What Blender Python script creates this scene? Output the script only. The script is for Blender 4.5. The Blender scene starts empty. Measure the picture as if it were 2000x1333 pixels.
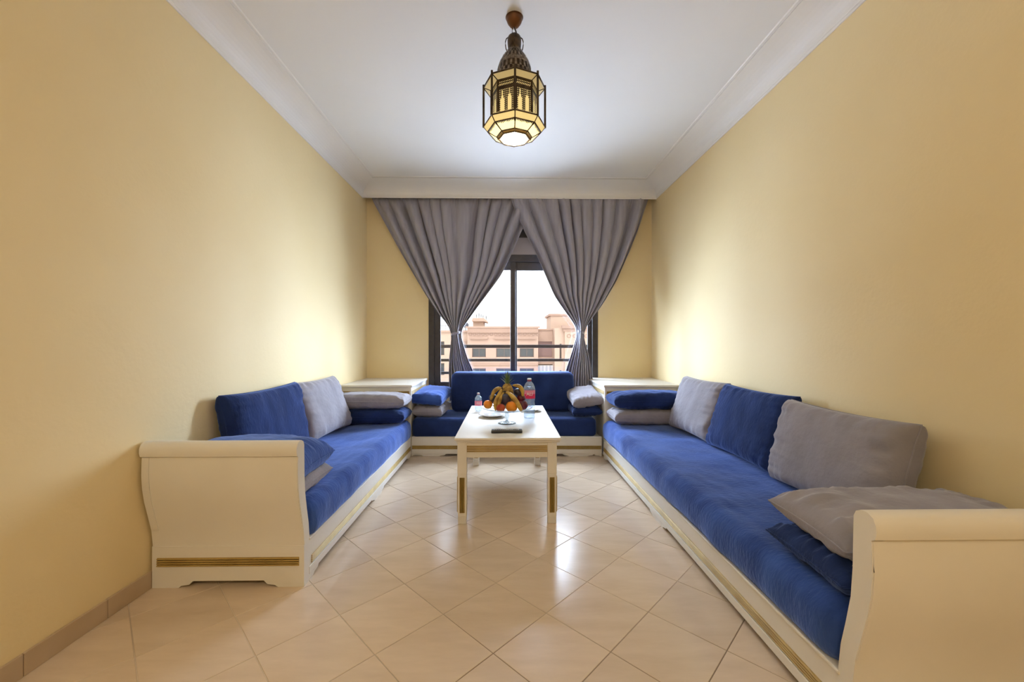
import bpy, bmesh, math, random
from mathutils import Vector, Matrix, noise, Euler
random.seed(7)
S = bpy.context.scene
COL = S.collection
PI = math.pi

# ------------------------------------------------------------------ camera
cam_d = bpy.data.cameras.new('camera'); cam = bpy.data.objects.new('camera', cam_d); COL.objects.link(cam)
cam.location = (0, 0, 1.10)
cam.rotation_euler = (PI/2, 0, -math.atan(12/788.0))
cam_d.sensor_width = 36; cam_d.lens = 788.0/2000*36; cam_d.shift_y = 1.5/2000
cam_d.clip_start = .02; cam_d.clip_end = 500
S.camera = cam

# ------------------------------------------------------------------ world, lights, exposure
W = bpy.data.worlds.new('sky'); S.world = W; W.use_nodes = True
bg = W.node_tree.nodes['Background']
bg.inputs[0].default_value = (.93, .96, 1, 1); bg.inputs[1].default_value = 2.7

def area(name, loc, target, sx, sy, energy, color, spread=PI):
    d = bpy.data.lights.new(name, 'AREA'); d.shape = 'RECTANGLE'; d.size = sx; d.size_y = sy
    d.energy = energy; d.color = color; d.spread = spread
    o = bpy.data.objects.new(name, d); COL.objects.link(o); o.location = loc
    o.rotation_euler = (Vector(target)-Vector(loc)).to_track_quat('-Z', 'Y').to_euler()
    return o
DAY = (.64, .78, 1.0)
area('daylight_high', (.1, 6.6, 3.5), (.05, 4.4, 1.5), 6.0, 2.2, 1800, DAY)
area('daylight_ground', (.1, 7.2, -.7), (.05, 7.15, 3), 8.0, 3.8, 3000, (.64, .77, 1.0))
area('daylight_east', (4.2, 6.4, 1.9), (.05, 4.6, 1.3), 5.0, 3.6, 3200, DAY)
area('daylight_west', (-4.1, 6.4, 1.9), (.05, 4.6, 1.3), 5.0, 3.6, 3200, DAY)
area('fill_rear', (-.25, -1.1, 2.72), (-.1, -.2, 0), 1.8, 1.2, 44, (1.0, .85, .60))  # unseen warm fill added behind the camera to brighten the room
sun_d = bpy.data.lights.new('sun', 'SUN'); sun_d.energy = .8; sun_d.angle = .01; sun_d.color = (1, .93, .82)
sun = bpy.data.objects.new('sun', sun_d); COL.objects.link(sun)
sun.rotation_euler = Vector((.35, 1, -.9)).to_track_quat('-Z', 'Y').to_euler()
S.view_settings.view_transform = 'Standard'; S.view_settings.look = 'None'
S.view_settings.exposure = 0.13; S.view_settings.gamma = 1.0; S.view_settings.use_curve_mapping = False

# ------------------------------------------------------------------ materials
def mat(name, col, rough=.5, metal=0, spec=.5, **k):
    m = bpy.data.materials.new(name); m.use_nodes = True
    b = m.node_tree.nodes['Principled BSDF']
    b.inputs['Base Color'].default_value = (*col, 1); b.inputs['Roughness'].default_value = rough
    b.inputs['Metallic'].default_value = metal; b.inputs['Specular IOR Level'].default_value = spec
    for key, v in k.items():
        b.inputs[key.replace('_', ' ')].default_value = v
    return m
def N(m, t, **k):
    n = m.node_tree.nodes.new(t)
    for a, v in k.items(): setattr(n, a, v)
    return n
def L(m, a, b): m.node_tree.links.new(a, b)
def vary(m, c1, c2, scale=6, detail=4, stretch=(1, 1, 1), bump=0, bscale=None, lo=.35, hi=.65, coords='Object', bstretch=None, bdist=.01):
    b = m.node_tree.nodes['Principled BSDF']
    tc = N(m, 'ShaderNodeTexCoord'); mp = N(m, 'ShaderNodeMapping'); mp.inputs['Scale'].default_value = stretch
    L(m, tc.outputs[coords], mp.inputs['Vector'])
    nz = N(m, 'ShaderNodeTexNoise'); nz.inputs['Scale'].default_value = scale; nz.inputs['Detail'].default_value = detail
    L(m, mp.outputs[0], nz.inputs['Vector'])
    cr = N(m, 'ShaderNodeValToRGB'); e = cr.color_ramp.elements
    e[0].position = lo; e[1].position = hi; e[0].color = (*c1, 1); e[1].color = (*c2, 1)
    L(m, nz.outputs['Fac'], cr.inputs[0]); L(m, cr.outputs[0], b.inputs['Base Color'])
    if bump:
        mp2 = N(m, 'ShaderNodeMapping'); mp2.inputs['Scale'].default_value = bstretch or stretch
        L(m, tc.outputs[coords], mp2.inputs['Vector'])
        n2 = N(m, 'ShaderNodeTexNoise'); n2.inputs['Scale'].default_value = bscale or scale*6; n2.inputs['Detail'].default_value = 3
        L(m, mp2.outputs[0], n2.inputs['Vector'])
        bp = N(m, 'ShaderNodeBump'); bp.inputs['Strength'].default_value = bump; bp.inputs['Distance'].default_value = bdist
        L(m, n2.outputs['Fac'], bp.inputs['Height']); L(m, bp.outputs[0], b.inputs['Normal'])
    return m

M = {}
M['wall'] = vary(mat('yellow_plaster', (.8, .6, .34), .62, spec=.25), (.83, .675, .385), (.86, .71, .425), 1.2, 5, bump=.10, bscale=40)
M['ceiling'] = vary(mat('white_ceiling', (.8, .8, .8), .7), (.79, .785, .785), (.82, .815, .815), .8, 3)
M['cornice'] = mat('cornice_plaster', (.82, .80, .78), .55)
M['grout'] = vary(mat('grout', (.2, .15, .1), .8), (.22, .16, .11), (.62, .52, .41), .9, 2, lo=.42, hi=.58)
def tile_mat():
    m = mat('beige_tile', (.6, .48, .33), .17, spec=.55)
    b = m.node_tree.nodes['Principled BSDF']
    tc = N(m, 'ShaderNodeTexCoord'); mp = N(m, 'ShaderNodeMapping')
    mp.inputs['Rotation'].default_value = (0, 0, .9); mp.inputs['Scale'].default_value = (1.2, 5, 1)
    L(m, tc.outputs['Object'], mp.inputs['Vector'])
    oi = N(m, 'ShaderNodeObjectInfo'); ad = N(m, 'ShaderNodeVectorMath', operation='ADD')
    sc = N(m, 'ShaderNodeVectorMath', operation='SCALE'); sc.inputs['Scale'].default_value = 40
    cb = N(m, 'ShaderNodeCombineXYZ'); L(m, oi.outputs['Random'], cb.inputs[0]); L(m, cb.outputs[0], sc.inputs[0])
    L(m, mp.outputs[0], ad.inputs[0]); L(m, sc.outputs[0], ad.inputs[1])
    nz = N(m, 'ShaderNodeTexNoise'); nz.inputs['Scale'].default_value = 3.0; nz.inputs['Detail'].default_value = 6
    nz.inputs['Roughness'].default_value = .6; L(m, ad.outputs[0], nz.inputs['Vector'])
    cr = N(m, 'ShaderNodeValToRGB'); e = cr.color_ramp.elements
    e[0].position = .3; e[1].position = .72; e[0].color = (.63, .495, .36, 1); e[1].color = (.72, .58, .435, 1)
    L(m, nz.outputs['Fac'], cr.inputs[0])
    mx = N(m, 'ShaderNodeMix', data_type='RGBA', blend_type='MULTIPLY'); mx.inputs[0].default_value = 1
    mr = N(m, 'ShaderNodeMapRange'); mr.inputs[3].default_value = .94; mr.inputs[4].default_value = 1.05
    L(m, oi.outputs['Random'], mr.inputs[0]); L(m, cr.outputs[0], mx.inputs[6]); L(m, mr.outputs[0], mx.inputs[7])
    L(m, mx.outputs[2], b.inputs['Base Color'])
    r = N(m, 'ShaderNodeMapRange'); r.inputs[3].default_value = .17; r.inputs[4].default_value = .26
    L(m, nz.outputs['Fac'], r.inputs[0]); L(m, r.outputs[0], b.inputs['Roughness'])
    return m
M['tile'] = tile_mat()
M['skirt'] = vary(mat('skirting_tile', (.5, .38, .25), .3), (.50, .375, .25), (.56, .43, .30), 5, 4)
M['paint'] = vary(mat('cream_white_paint', (.84, .79, .69), .42), (.77, .735, .665), (.80, .765, .70), 3, 4, bump=.08, bscale=25)
M['gold'] = vary(mat('gold_flute', (.42, .27, .07), .45, .2), (.40, .265, .075), (.50, .35, .11), 12, 3)
def velvet(name, dark, light, sheen, tint, scale=5, stretch=(1, 2.5, 1)):
    m = mat(name, dark, .85, spec=.2)
    b = m.node_tree.nodes['Principled BSDF']
    b.inputs['Sheen Weight'].default_value = sheen; b.inputs['Sheen Roughness'].default_value = .35
    b.inputs['Sheen Tint'].default_value = (*tint, 1)
    vary(m, dark, light, scale, 6, stretch, bump=.45, bscale=34, lo=.35, hi=.68, bdist=.008)
    return m
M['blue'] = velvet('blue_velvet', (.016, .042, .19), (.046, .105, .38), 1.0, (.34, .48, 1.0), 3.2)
M['blue_shaded'] = velvet('blue_velvet_shaded', (.010, .022, .085), (.018, .040, .15), .6, (.30, .45, 1.0))  # same blue velvet, shade put into the colour of the dimmer pieces
M['grey'] = velvet('grey_velvet', (.27, .255, .285), (.33, .31, .345), .45, (.9, .9, 1.0), 6, (1, 1, 1))
def curtain_mat():
    m = mat('grey_curtain_cloth', (.22, .20, .235), .8, spec=.2)
    b = m.node_tree.nodes['Principled BSDF']
    b.inputs['Sheen Weight'].default_value = .25
    vary(m, (.35, .34, .405), (.41, .395, .46), 30, 3, (1, 1, .1))
    tr = N(m, 'ShaderNodeBsdfTranslucent'); tr.inputs[0].default_value = (.34, .34, .42, 1)
    ms = N(m, 'ShaderNodeMixShader'); ms.inputs[0].default_value = .03
    out = [n for n in m.node_tree.nodes if n.type == 'OUTPUT_MATERIAL'][0]
    L(m, b.outputs[0], ms.inputs[1]); L(m, tr.outputs[0], ms.inputs[2]); L(m, ms.outputs[0], out.inputs['Surface'])
    return m
M['curtain'] = curtain_mat()
M['frame'] = vary(mat('dark_brown_aluminium', (.03, .025, .025), .38), (.030, .025, .024), (.042, .036, .036), 20)
M['rail'] = mat('black_painted_steel', (.018, .016, .018), .8, spec=.1)
M['shutter'] = mat('beige_shutter_box', (.36, .31, .27), .6)
def glass(name, col=(1, 1, 1), rough=0.0, ior=1.45, opac=.12):
    m = mat(name, col, rough); m.node_tree.nodes.clear()
    out = N(m, 'ShaderNodeOutputMaterial'); g = N(m, 'ShaderNodeBsdfGlossy'); g.inputs['Roughness'].default_value = rough
    t = N(m, 'ShaderNodeBsdfTransparent'); t.inputs[0].default_value = (*col, 1)
    lw = N(m, 'ShaderNodeLayerWeight'); pw = N(m, 'ShaderNodeMath', operation='POWER'); pw.inputs[1].default_value = 4
    f = N(m, 'ShaderNodeMath', operation='MULTIPLY_ADD'); f.inputs[1].default_value = .75; f.inputs[2].default_value = ((ior-1)/(ior+1))**2*1.3
    L(m, lw.outputs['Facing'], pw.inputs[0]); L(m, pw.outputs[0], f.inputs[0])
    ms = N(m, 'ShaderNodeMixShader'); L(m, f.outputs[0], ms.inputs[0]); L(m, t.outputs[0], ms.inputs[1]); L(m, g.outputs[0], ms.inputs[2])
    L(m, ms.outputs[0], out.inputs['Surface'])
    return m
M['pane'] = glass('window_glass', (.97, .98, .98))
M['glass'] = glass('clear_glass', (.80, .84, .86), .03, 1.9)
M['plastic'] = glass('bottle_plastic', (.86, .91, .96), .06, 1.75)
_m = M['plastic']; _o = [n for n in _m.node_tree.nodes if n.type == 'OUTPUT_MATERIAL'][0]; _s = _o.inputs['Surface'].links[0].from_socket
_t = N(_m, 'ShaderNodeBsdfTranslucent'); _t.inputs[0].default_value = (.75, .85, .95, 1); _d = N(_m, 'ShaderNodeBsdfDiffuse'); _d.inputs[0].default_value = (.75, .85, .95, 1)
_a = N(_m, 'ShaderNodeMixShader'); _a.inputs[0].default_value = .5; L(_m, _t.outputs[0], _a.inputs[1]); L(_m, _d.outputs[0], _a.inputs[2])
_b = N(_m, 'ShaderNodeMixShader'); _b.inputs[0].default_value = .16; L(_m, _s, _b.inputs[1]); L(_m, _a.outputs[0], _b.inputs[2]); L(_m, _b.outputs[0], _o.inputs['Surface'])
M['water'] = glass('water', (.92, .95, .98), .0, 1.33)
M['brass'] = vary(mat('aged_brass', (.10, .065, .03), .42, .8), (.045, .030, .018), (.11, .075, .042), 30, 4, bump=.3, bscale=120, bdist=.003)
M['copper'] = mat('copper_canopy', (.16, .07, .03), .42, .7)
M['tin'] = vary(mat('pierced_tin', (.2, .15, .1), .4, .7), (.12, .085, .055), (.30, .24, .17), 60, 3)
def lampglass(name, col, s, base):
    m = mat(name, base, .3)
    b = m.node_tree.nodes['Principled BSDF']
    b.inputs['Emission Color'].default_value = (*col, 1); b.inputs['Emission Strength'].default_value = s
    return m
M['lamp_top'] = lampglass('frosted_yellow_glass', (1, .80, .38), .22, (.72, .62, .36))
M['lamp_mid'] = lampglass('lit_yellow_glass', (1, .78, .32), .55, (.75, .62, .34))
M['lamp_low'] = lampglass('lit_pale_glass', (1, .86, .45), 1.0, (.8, .7, .45))
M['lamp_bot'] = lampglass('lit_white_glass', (1, .95, .80), 2.2, (.9, .88, .8))
M['bulb'] = lampglass('lit_bulb', (1, .9, .65), 9, (1, 1, 1))
M['porcelain'] = mat('white_porcelain', (.85, .85, .86), .15)
M['napkin'] = vary(mat('printed_napkin', (.8, .7, .7), .8), (.80, .62, .66), (.62, .78, .72), 60, 2)
M['orange'] = vary(mat('orange_peel', (.9, .30, .02), .4), (.85, .26, .015), (.92, .36, .03), 10, 3, bump=.3, bscale=150, bdist=.002)
M['apple'] = vary(mat('red_apple', (.4, .03, .02), .3), (.38, .025, .02), (.60, .14, .05), 14, 3)
M['plum'] = vary(mat('dark_plum', (.03, .02, .05), .35), (.025, .02, .045), (.06, .05, .10), 12, 3)
M['grape'] = vary(mat('dark_red_grape', (.12, .01, .03), .3), (.08, .008, .022), (.17, .02, .05), 12, 3)
M['banana'] = vary(mat('banana_peel', (.65, .42, .06), .45), (.26, .14, .03), (.60, .40, .08), 18, 4, (1, 1, 1), lo=.3, hi=.52)
M['pine'] = vary(mat('pineapple_rind', (.35, .2, .05), .6), (.22, .12, .03), (.55, .36, .09), 60, 3)
M['leaf'] = vary(mat('pineapple_leaf', (.10, .17, .05), .5), (.07, .13, .04), (.20, .28, .12), 30, 3)
M['label'] = mat('red_pink_label', (.75, .03, .12), .4)
M['label2'] = mat('pink_label', (.85, .28, .40), .4)
M['capred'] = mat('dark_red_cap', (.28, .01, .05), .35)
M['capwhite'] = mat('white_cap', (.85, .85, .88), .35)
M['lettering'] = mat('white_lettering', (.9, .88, .9), .5)
M['remote'] = mat('black_remote_plastic', (.02, .022, .028), .35)
M['button'] = mat('grey_rubber_button', (.42, .45, .52), .4)
M['cable'] = mat('dark_cable', (.03, .03, .03), .5)
M['salmon'] = vary(mat('salmon_render', (.6, .38, .27), .85), (.40, .27, .21), (.44, .30, .235), 1.0, 4)
M['salmon2'] = vary(mat('pink_render', (.6, .38, .27), .85), (.35, .23, .18), (.39, .26, .20), 1.0, 4)
M['peach'] = vary(mat('peach_render', (.65, .44, .3), .85), (.45, .32, .25), (.48, .35, .27), 1.0, 4)
M['wglass'] = mat('far_window_glass', (.035, .042, .048), .3)
M['wframe'] = mat('far_window_frame', (.12, .09, .08), .5)
M['shade'] = mat('mauve_roller_shutter', (.27, .17, .16), .7)
M['stripe'] = mat('pale_awning', (.62, .60, .60), .8)
M['stripe2'] = mat('grey_awning', (.45, .46, .50), .8)
M['ground'] = mat('street_ground', (.45, .38, .30), .9)
M['steel'] = mat('antenna_metal', (.05, .05, .055), .6)

# ------------------------------------------------------------------ mesh helpers (world coordinates in, parts stored relative to the thing's base)
ORG = {}
def tag(o, label, cat=None, group=None, kind=None):
    if label: o['label'] = label
    if cat: o['category'] = cat
    if group: o['group'] = group
    if kind: o['kind'] = kind
    return o
def root(name, loc, label, cat, group=None):
    o = bpy.data.objects.new(name, None); COL.objects.link(o); o.location = loc; o.empty_display_size = .1
    ORG[o.name] = Vector(loc); return tag(o, label, cat, group)
class MB:
    def __init__(s): s.v = []; s.f = []
    def add(s, v, f):
        n = len(s.v); s.v += [tuple(p) for p in v]; s.f += [tuple(i+n for i in q) for q in f]; return s
    def box(s, x0, x1, y0, y1, z0, z1, b=0):
        if b <= 0:
            v = [(x, y, z) for x in (x0, x1) for y in (y0, y1) for z in (z0, z1)]
            return s.add(v, [(0, 1, 3, 2), (4, 6, 7, 5), (0, 4, 5, 1), (2, 3, 7, 6), (0, 2, 6, 4), (1, 5, 7, 3)])
        bm = bmesh.new(); bmesh.ops.create_cube(bm, size=1)
        for p in bm.verts: p.co = Vector(((x0+x1)/2+p.co.x*(x1-x0), (y0+y1)/2+p.co.y*(y1-y0), (z0+z1)/2+p.co.z*(z1-z0)))
        bmesh.ops.bevel(bm, geom=list(bm.edges), offset=b, segments=2, affect='EDGES', profile=.5)
        return s.bm(bm)
    def bm(s, bm):
        bm.verts.ensure_lookup_table(); bm.verts.index_update()
        s.add([tuple(p.co) for p in bm.verts], [tuple(p.index for p in f.verts) for f in bm.faces]); bm.free(); return s
    def tube(s, pts, r, seg=8, cap=True, closed=False):
        pts = [Vector(p) for p in pts]; n = len(pts); rs = r if isinstance(r, (list, tuple)) else [r]*n
        rings = []; up = Vector((0, 0, 1))
        for i, p in enumerate(pts):
            t = (pts[(i+1) % n]-pts[i-1]) if closed else (pts[min(i+1, n-1)]-pts[max(i-1, 0)])
            t.normalize(); a = t.cross(up)
            if a.length < 1e-3: a = t.cross(Vector((1, 0, 0)))
            a.normalize(); b = t.cross(a)
            rings.append([p+(a*math.cos(2*PI*k/seg)+b*math.sin(2*PI*k/seg))*rs[i] for k in range(seg)])
        v = [q for ring in rings for q in ring]; f = []
        for i in range(n if closed else n-1):
            for k in range(seg):
                j = (i+1) % n; f.append((i*seg+k, i*seg+(k+1) % seg, j*seg+(k+1) % seg, j*seg+k))
        if cap and not closed: f.append(tuple(range(seg))[::-1]); f.append(tuple((n-1)*seg+k for k in range(seg)))
        return s.add(v, f)
    def lathe(s, prof, cx, cy, seg=32, cap=True, mod=None):
        v = []; f = []; n = len(prof)
        for (r, z) in prof:
            for k in range(seg):
                a = 2*PI*k/seg; rr = r*(mod(a, z) if mod else 1); v.append((cx+rr*math.cos(a), cy+rr*math.sin(a), z))
        for i in range(n-1):
            for k in range(seg): f.append((i*seg+k, i*seg+(k+1) % seg, (i+1)*seg+(k+1) % seg, (i+1)*seg+k))
        if cap: f.append(tuple(range(seg))[::-1]); f.append(tuple((n-1)*seg+k for k in range(seg)))
        return s.add(v, f)
    def ball(s, c, r, sx=1, sy=1, sz=1, nu=20, nv=12, fn=None):
        v = [(c[0], c[1], c[2]-r*sz)]; f = []
        for i in range(1, nv):
            t = PI*i/nv
            for k in range(nu):
                a = 2*PI*k/nu; d = Vector((math.sin(t)*math.cos(a), math.sin(t)*math.sin(a), -math.cos(t)))
                q = r*(fn(d) if fn else 1); v.append((c[0]+d.x*q*sx, c[1]+d.y*q*sy, c[2]+d.z*q*sz))
        v.append((c[0], c[1], c[2]+r*sz)); e = len(v)-1
        for k in range(nu):
            f.append((0, 1+(k+1) % nu, 1+k)); f.append((e, e-nu+k, e-nu+(k+1) % nu))
        for i in range(nv-2):
            for k in range(nu): a = 1+i*nu; f.append((a+k, a+(k+1) % nu, a+nu+(k+1) % nu, a+nu+k))
        return s.add(v, f)
    def prism(s, poly, ax, a0, a1):
        # poly of 2-D points extruded along axis ax between a0 and a1
        def P(p, t): return {'x': (t, p[0], p[1]), 'y': (p[0], t, p[1]), 'z': (p[0], p[1], t)}[ax]
        n = len(poly); v = [P(p, a0) for p in poly]+[P(p, a1) for p in poly]
        f = [tuple(range(n))[::-1], tuple(range(n, 2*n))]+[(i, (i+1) % n, n+(i+1) % n, n+i) for i in range(n)]
        return s.add(v, f)
    def make(s, name, m, parent=None, smooth=False, label=None, cat=None, group=None, kind=None, auto=False, origin=None):
        v = s.v
        if parent is not None: org = ORG[parent.name]
        elif origin is not None: org = Vector(origin)
        else:
            xs = [p[0] for p in v]; ys = [p[1] for p in v]; zs = [p[2] for p in v]
            org = Vector(((min(xs)+max(xs))/2, (min(ys)+max(ys))/2, min(zs)))
        me = bpy.data.meshes.new(name); me.from_pydata([(p[0]-org.x, p[1]-org.y, p[2]-org.z) for p in v], [], s.f); me.update()
        b = bmesh.new(); b.from_mesh(me); bmesh.ops.recalc_face_normals(b, faces=b.faces); b.to_mesh(me); b.free()
        if smooth:
            for p in me.polygons: p.use_smooth = True
            if auto: me.set_sharp_from_angle(angle=math.radians(40))
        me.materials.append(M[m] if isinstance(m, str) else m)
        o = bpy.data.objects.new(name, me); COL.objects.link(o); ORG[o.name] = org.copy()
        if parent is not None: o.parent = parent
        else: o.location = org
        return tag(o, label, cat, group, kind)
def struct(mb, name, m, **k): return mb.make(name, m, kind='structure', **k)
def clip(poly, inside, inter):
    out = []
    for i in range(len(poly)):
        a, b = poly[i-1], poly[i]
        if inside(b):
            if not inside(a): out.append(inter(a, b))
            out.append(b)
        elif inside(a): out.append(inter(a, b))
    return out
def clip_rect(p, x0, x1, y0, y1):
    for ax, lim, sg in ((0, x0, 1), (0, x1, -1), (1, y0, 1), (1, y1, -1)):
        if not p: return p
        p = clip(p, lambda q: sg*(q[ax]-lim) >= -1e-9,
                 lambda a, b: tuple(a[i]+(b[i]-a[i])*((lim-a[ax])/(b[ax]-a[ax])) for i in (0, 1)))
    return p

# ------------------------------------------------------------------ room shell
XL, XR, YB, YR, ZC = -1.59, 1.685, 4.64, -2.6, 2.82
fl = struct(MB().box(XL-.1, XR+.1, YR-.1, YB+.15, -.12, -.0016), 'floor', 'grout')
s0 = .2940; o0 = Vector((-.876, 1.8405)); e1 = Vector((1, 1))/math.sqrt(2); e2 = Vector((1, -1))/math.sqrt(2); g = .0013
full_me = None
for i in range(-20, 24):
    for j in range(-24, 24):
        c = o0+e1*s0*(i+.5)+e2*s0*(j+.5)
        h = s0/2-g
        P = [c+e1*h*a+e2*h*b for a, b in ((-1, -1), (1, -1), (1, 1), (-1, 1))]
        poly = [(p.x, p.y) for p in P]; cl = clip_rect(poly, XL+.002, XR-.002, -.35, YB-.002)
        if len(cl) < 3: continue
        A = abs(sum(cl[k-1][0]*cl[k][1]-cl[k][0]*cl[k-1][1] for k in range(len(cl))))/2
        if A < .0004: continue
        whole = abs(A-(2*h)**2) < 1e-6
        cx = sum(p[0] for p in cl)/len(cl); cy = sum(p[1] for p in cl)/len(cl)
        if whole and full_me is not None:
            o = bpy.data.objects.new('tile', full_me); COL.objects.link(o); o.parent = fl
            o.location = (c.x-ORG[fl.name].x, c.y-ORG[fl.name].y, 0-ORG[fl.name].z)
            continue
        inn = []
        for p in cl:
            d = Vector((cx-p[0], cy-p[1])); L_ = max(d.length, 1e-6); inn.append((p[0]+d.x/L_*.0016, p[1]+d.y/L_*.0016))
        n = len(cl); v = [(p[0], p[1], -.006) for p in cl]+[(p[0], p[1], -.0012) for p in cl]+[(p[0], p[1], 0) for p in inn]
        f = [(k, (k+1) % n, n+(k+1) % n, n+k) for k in range(n)]+[(n+k, n+(k+1) % n, 2*n+(k+1) % n, 2*n+k) for k in range(n)]+[tuple(range(2*n, 3*n))]
        # mesh local to tile centre so that every tile has its own object coordinates
        o = MB().add([(a-c.x, b-c.y, z) for a, b, z in v], f).make('tile', 'tile', origin=(0, 0, 0))
        o.parent = fl; o.location = (c.x-ORG[fl.name].x, c.y-ORG[fl.name].y, -ORG[fl.name].z)
        if whole: full_me = o.data
# part of the floor behind the camera: same beige tile, one slab
MB().box(XL, XR, YR, -.352, -.006, 0).make('rear_paving', 'tile', fl)
struct(MB().box(XL-.1, XR+.1, YR-.1, YB+.15, ZC, ZC+.12), 'ceiling', 'ceiling')
struct(MB().box(XL-.12, XL, YR-.1, YB+.15, -.1, ZC+.01), 'wall_left', 'wall')
struct(MB().box(XR, XR+.12, YR-.1, YB+.15, -.1, ZC+.01), 'wall_right', 'wall')
struct(MB().box(XL, XR, YR-.12, YR, -.1, ZC), 'wall_rear', 'wall')
WX0, WX1, WZ0, WZ1 = -.885, 1.062, .56, 2.40
wb = MB().box(XL, WX0, YB, YB+.15, -.1, ZC).box(WX1, XR, YB, YB+.15, -.1, ZC)
wb.box(WX0, WX1, YB, YB+.15, -.1, WZ0).box(WX0, WX1, YB, YB+.15, WZ1, ZC)
struct(wb, 'wall_back', 'wall')
# skirting tiles
def skirting(name, x, sx, joints):
    r = struct(MB().box(min(x, x+sx*.004), max(x, x+sx*.004), joints[0], joints[-1], .0, .073), name, 'grout')
    for a, b in zip(joints[:-1], joints[1:]):
        MB().box(min(x, x+sx*.010), max(x, x+sx*.010), a+.0012, b-.0012, 0.0005, .076, .0015).make('tile', 'skirt', r)
skirting('baseboard_left', XL, 1, [-2.58, -2.18, -1.78, -1.35, -.95, -.55, -.15, .25, .65, .99, 1.347, 1.627, 2.03, 2.43, 2.83, 3.23, 3.63, 3.84])
skirting('baseboard_right', XR, -1, [-2.58, -2.1, -1.6, -1.1, -.6, -.1, .4, .9, 1.4, 1.9, 2.4, 2.9, 3.4, 3.78])

# cornice: moulded profile (distance from wall, height) swept along each wall
def cove(d0, z0, d1, z1, n=10):
    # concave quarter curve from the wall bead up to the ceiling bead
    P = [(d0+.008, z0+.018)]
    for k in range(n+1):
        t = k/n*PI/2; P.append((d0+.010+(d1-d0-.03)*(1-math.cos(t)), z0+.020+(z1-z0-.030)*math.sin(t)))
    return P
prof = [(0, 2.698), (.006, 2.698), (.009, 2.706), (.008, 2.714)]+cove(0, 2.698, .22, ZC)+[(.197, ZC-.004), (.214, ZC-.005), (.22, ZC), (0, ZC)]
pel = [(.155, 2.700), (.150, 2.694), (.158, 2.694), (.162, 2.706), (.160, 2.716)]+cove(.152, 2.698, .44, ZC)+[(.415, ZC-.004), (.432, ZC-.005), (.44, ZC), (.155, ZC)]
def cornice(name, fn, a0, a1, P):
    n = len(P); v = []; f = []
    for t in (a0, a1):
        for (d, z) in P: v.append(fn(d, z, t))
    f = [(k, (k+1) % n, n+(k+1) % n, n+k) for k in range(n)]+[tuple(range(n)), tuple(range(n, 2*n))]
    struct(MB().add(v, f), name, 'cornice')
cornice('trim_1', lambda d, z, t: (XL+d, t, z), YR, YB-.15, prof)
cornice('trim_2', lambda d, z, t: (XR-d, t, z), YR, YB-.15, prof)
cornice('trim_3', lambda d, z, t: (t, YB-d, z), XL, XR, pel)

# ------------------------------------------------------------------ window
yf0, yf1 = 4.632, 4.70
wf = MB().box(WX0, -.818, yf0, yf1, WZ0, WZ1, .004).box(.996, WX1, yf0, yf1, WZ0, WZ1, .004)
wf.box(-.818, .996, yf0, yf1, 2.300, WZ1, .004).box(-.818, .996, yf0, yf1, 2.02, 2.10, .004).box(-.818, .996, yf0, yf1, WZ0, .585, .004)
win = struct(wf, 'window_1', 'frame')
MB().box(-.816, .994, 4.640, 4.695, 2.101, 2.299, .003).make('shutter_box', 'shutter', win)
for (a, b, ya, m0, m1) in ((-.818, .112, 4.644, -.749, .052), (.062, .996, 4.668, .130, .948)):
    sh = MB().box(a, m0, ya, ya+.022, .585, 2.02, .003).box(m1, b, ya, ya+.022, .585, 2.02, .003)
    sh.box(m0, m1, ya, ya+.022, 1.925, 2.02, .003).box(m0, m1, ya, ya+.022, .585, .640, .003)
    so = sh.make('sash', 'frame', win)
    MB().box(m0-.005, m1+.005, ya+.009, ya+.013, .635, 1.93).make('pane', 'pane', so)
struct(MB().box(WX0, WX1, 4.70, 4.86, .50, .555), 'trim_4', 'peach')

# rail outside the window
r = root('window_guard_rail', (.09, 4.93, .40), 'black steel guard rail with horizontal bars outside the window', 'railing')
for z, h in ((1.044, .020), (.876, .017), (.721, .016), (.57, .016)):
    MB().box(-1.15, 1.35, 4.915, 4.945, z-h, z+h, .004).make('bar', 'rail', r)
for x in (-1.15, 1.35):
    MB().box(x-.02, x+.02, 4.789, 4.95, .40, 1.09, .004).make('post', 'rail', r)

# ------------------------------------------------------------------ street side
struct(MB().box(-80, 80, 5.2, 120, -14.2, -14), 'ground', 'ground')
def win_unit(par, x0, x1, z0, z1, y, panes=2, mat_='wglass'):
    w = .05; f = MB().box(x0, x1, y-.03, y+.05, z0, z0+w).box(x0, x1, y-.03, y+.05, z1-w, z1).box(x0, x0+w, y-.03, y+.05, z0+w, z1-w).box(x1-w, x1, y-.03, y+.05, z0+w, z1-w)
    for k in range(1, panes):
        xx = x0+(x1-x0)*k/panes; f.box(xx-.02, xx+.02, y-.02, y+.05, z0+w, z1-w)
    o = f.make('window', 'wframe', par)
    for k in range(panes):
        a = x0+(x1-x0)*k/panes; b = x0+(x1-x0)*(k+1)/panes
        MB().box(a+.02, b-.02, y+.01, y+.03, z0+.03, z1-.03).make('pane', mat_, o)
    return o
def facade(par, x0, x1, y0, y1, ztop, holes, m, name='wall', zbot=-14):
    # wall panel with real openings: cut the rectangle into cells
    xs = sorted({x0, x1}|{h[0] for h in holes}|{h[1] for h in holes}); zs = sorted({zbot, ztop}|{h[2] for h in holes}|{h[3] for h in holes})
    mb = MB()
    for a, b in zip(xs[:-1], xs[1:]):
        for c, d in zip(zs[:-1], zs[1:]):
            if any(h[0] <= a+1e-6 and b <= h[1]+1e-6 and h[2] <= c+1e-6 and d <= h[3]+1e-6 for h in holes): continue
            mb.box(a, b, y0, y0+.25, c, d)
    mb.box(x0, x1, y0+.25, y1, zbot, ztop)
    return mb.make(name, m, par)
Y0 = 25.0
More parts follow.
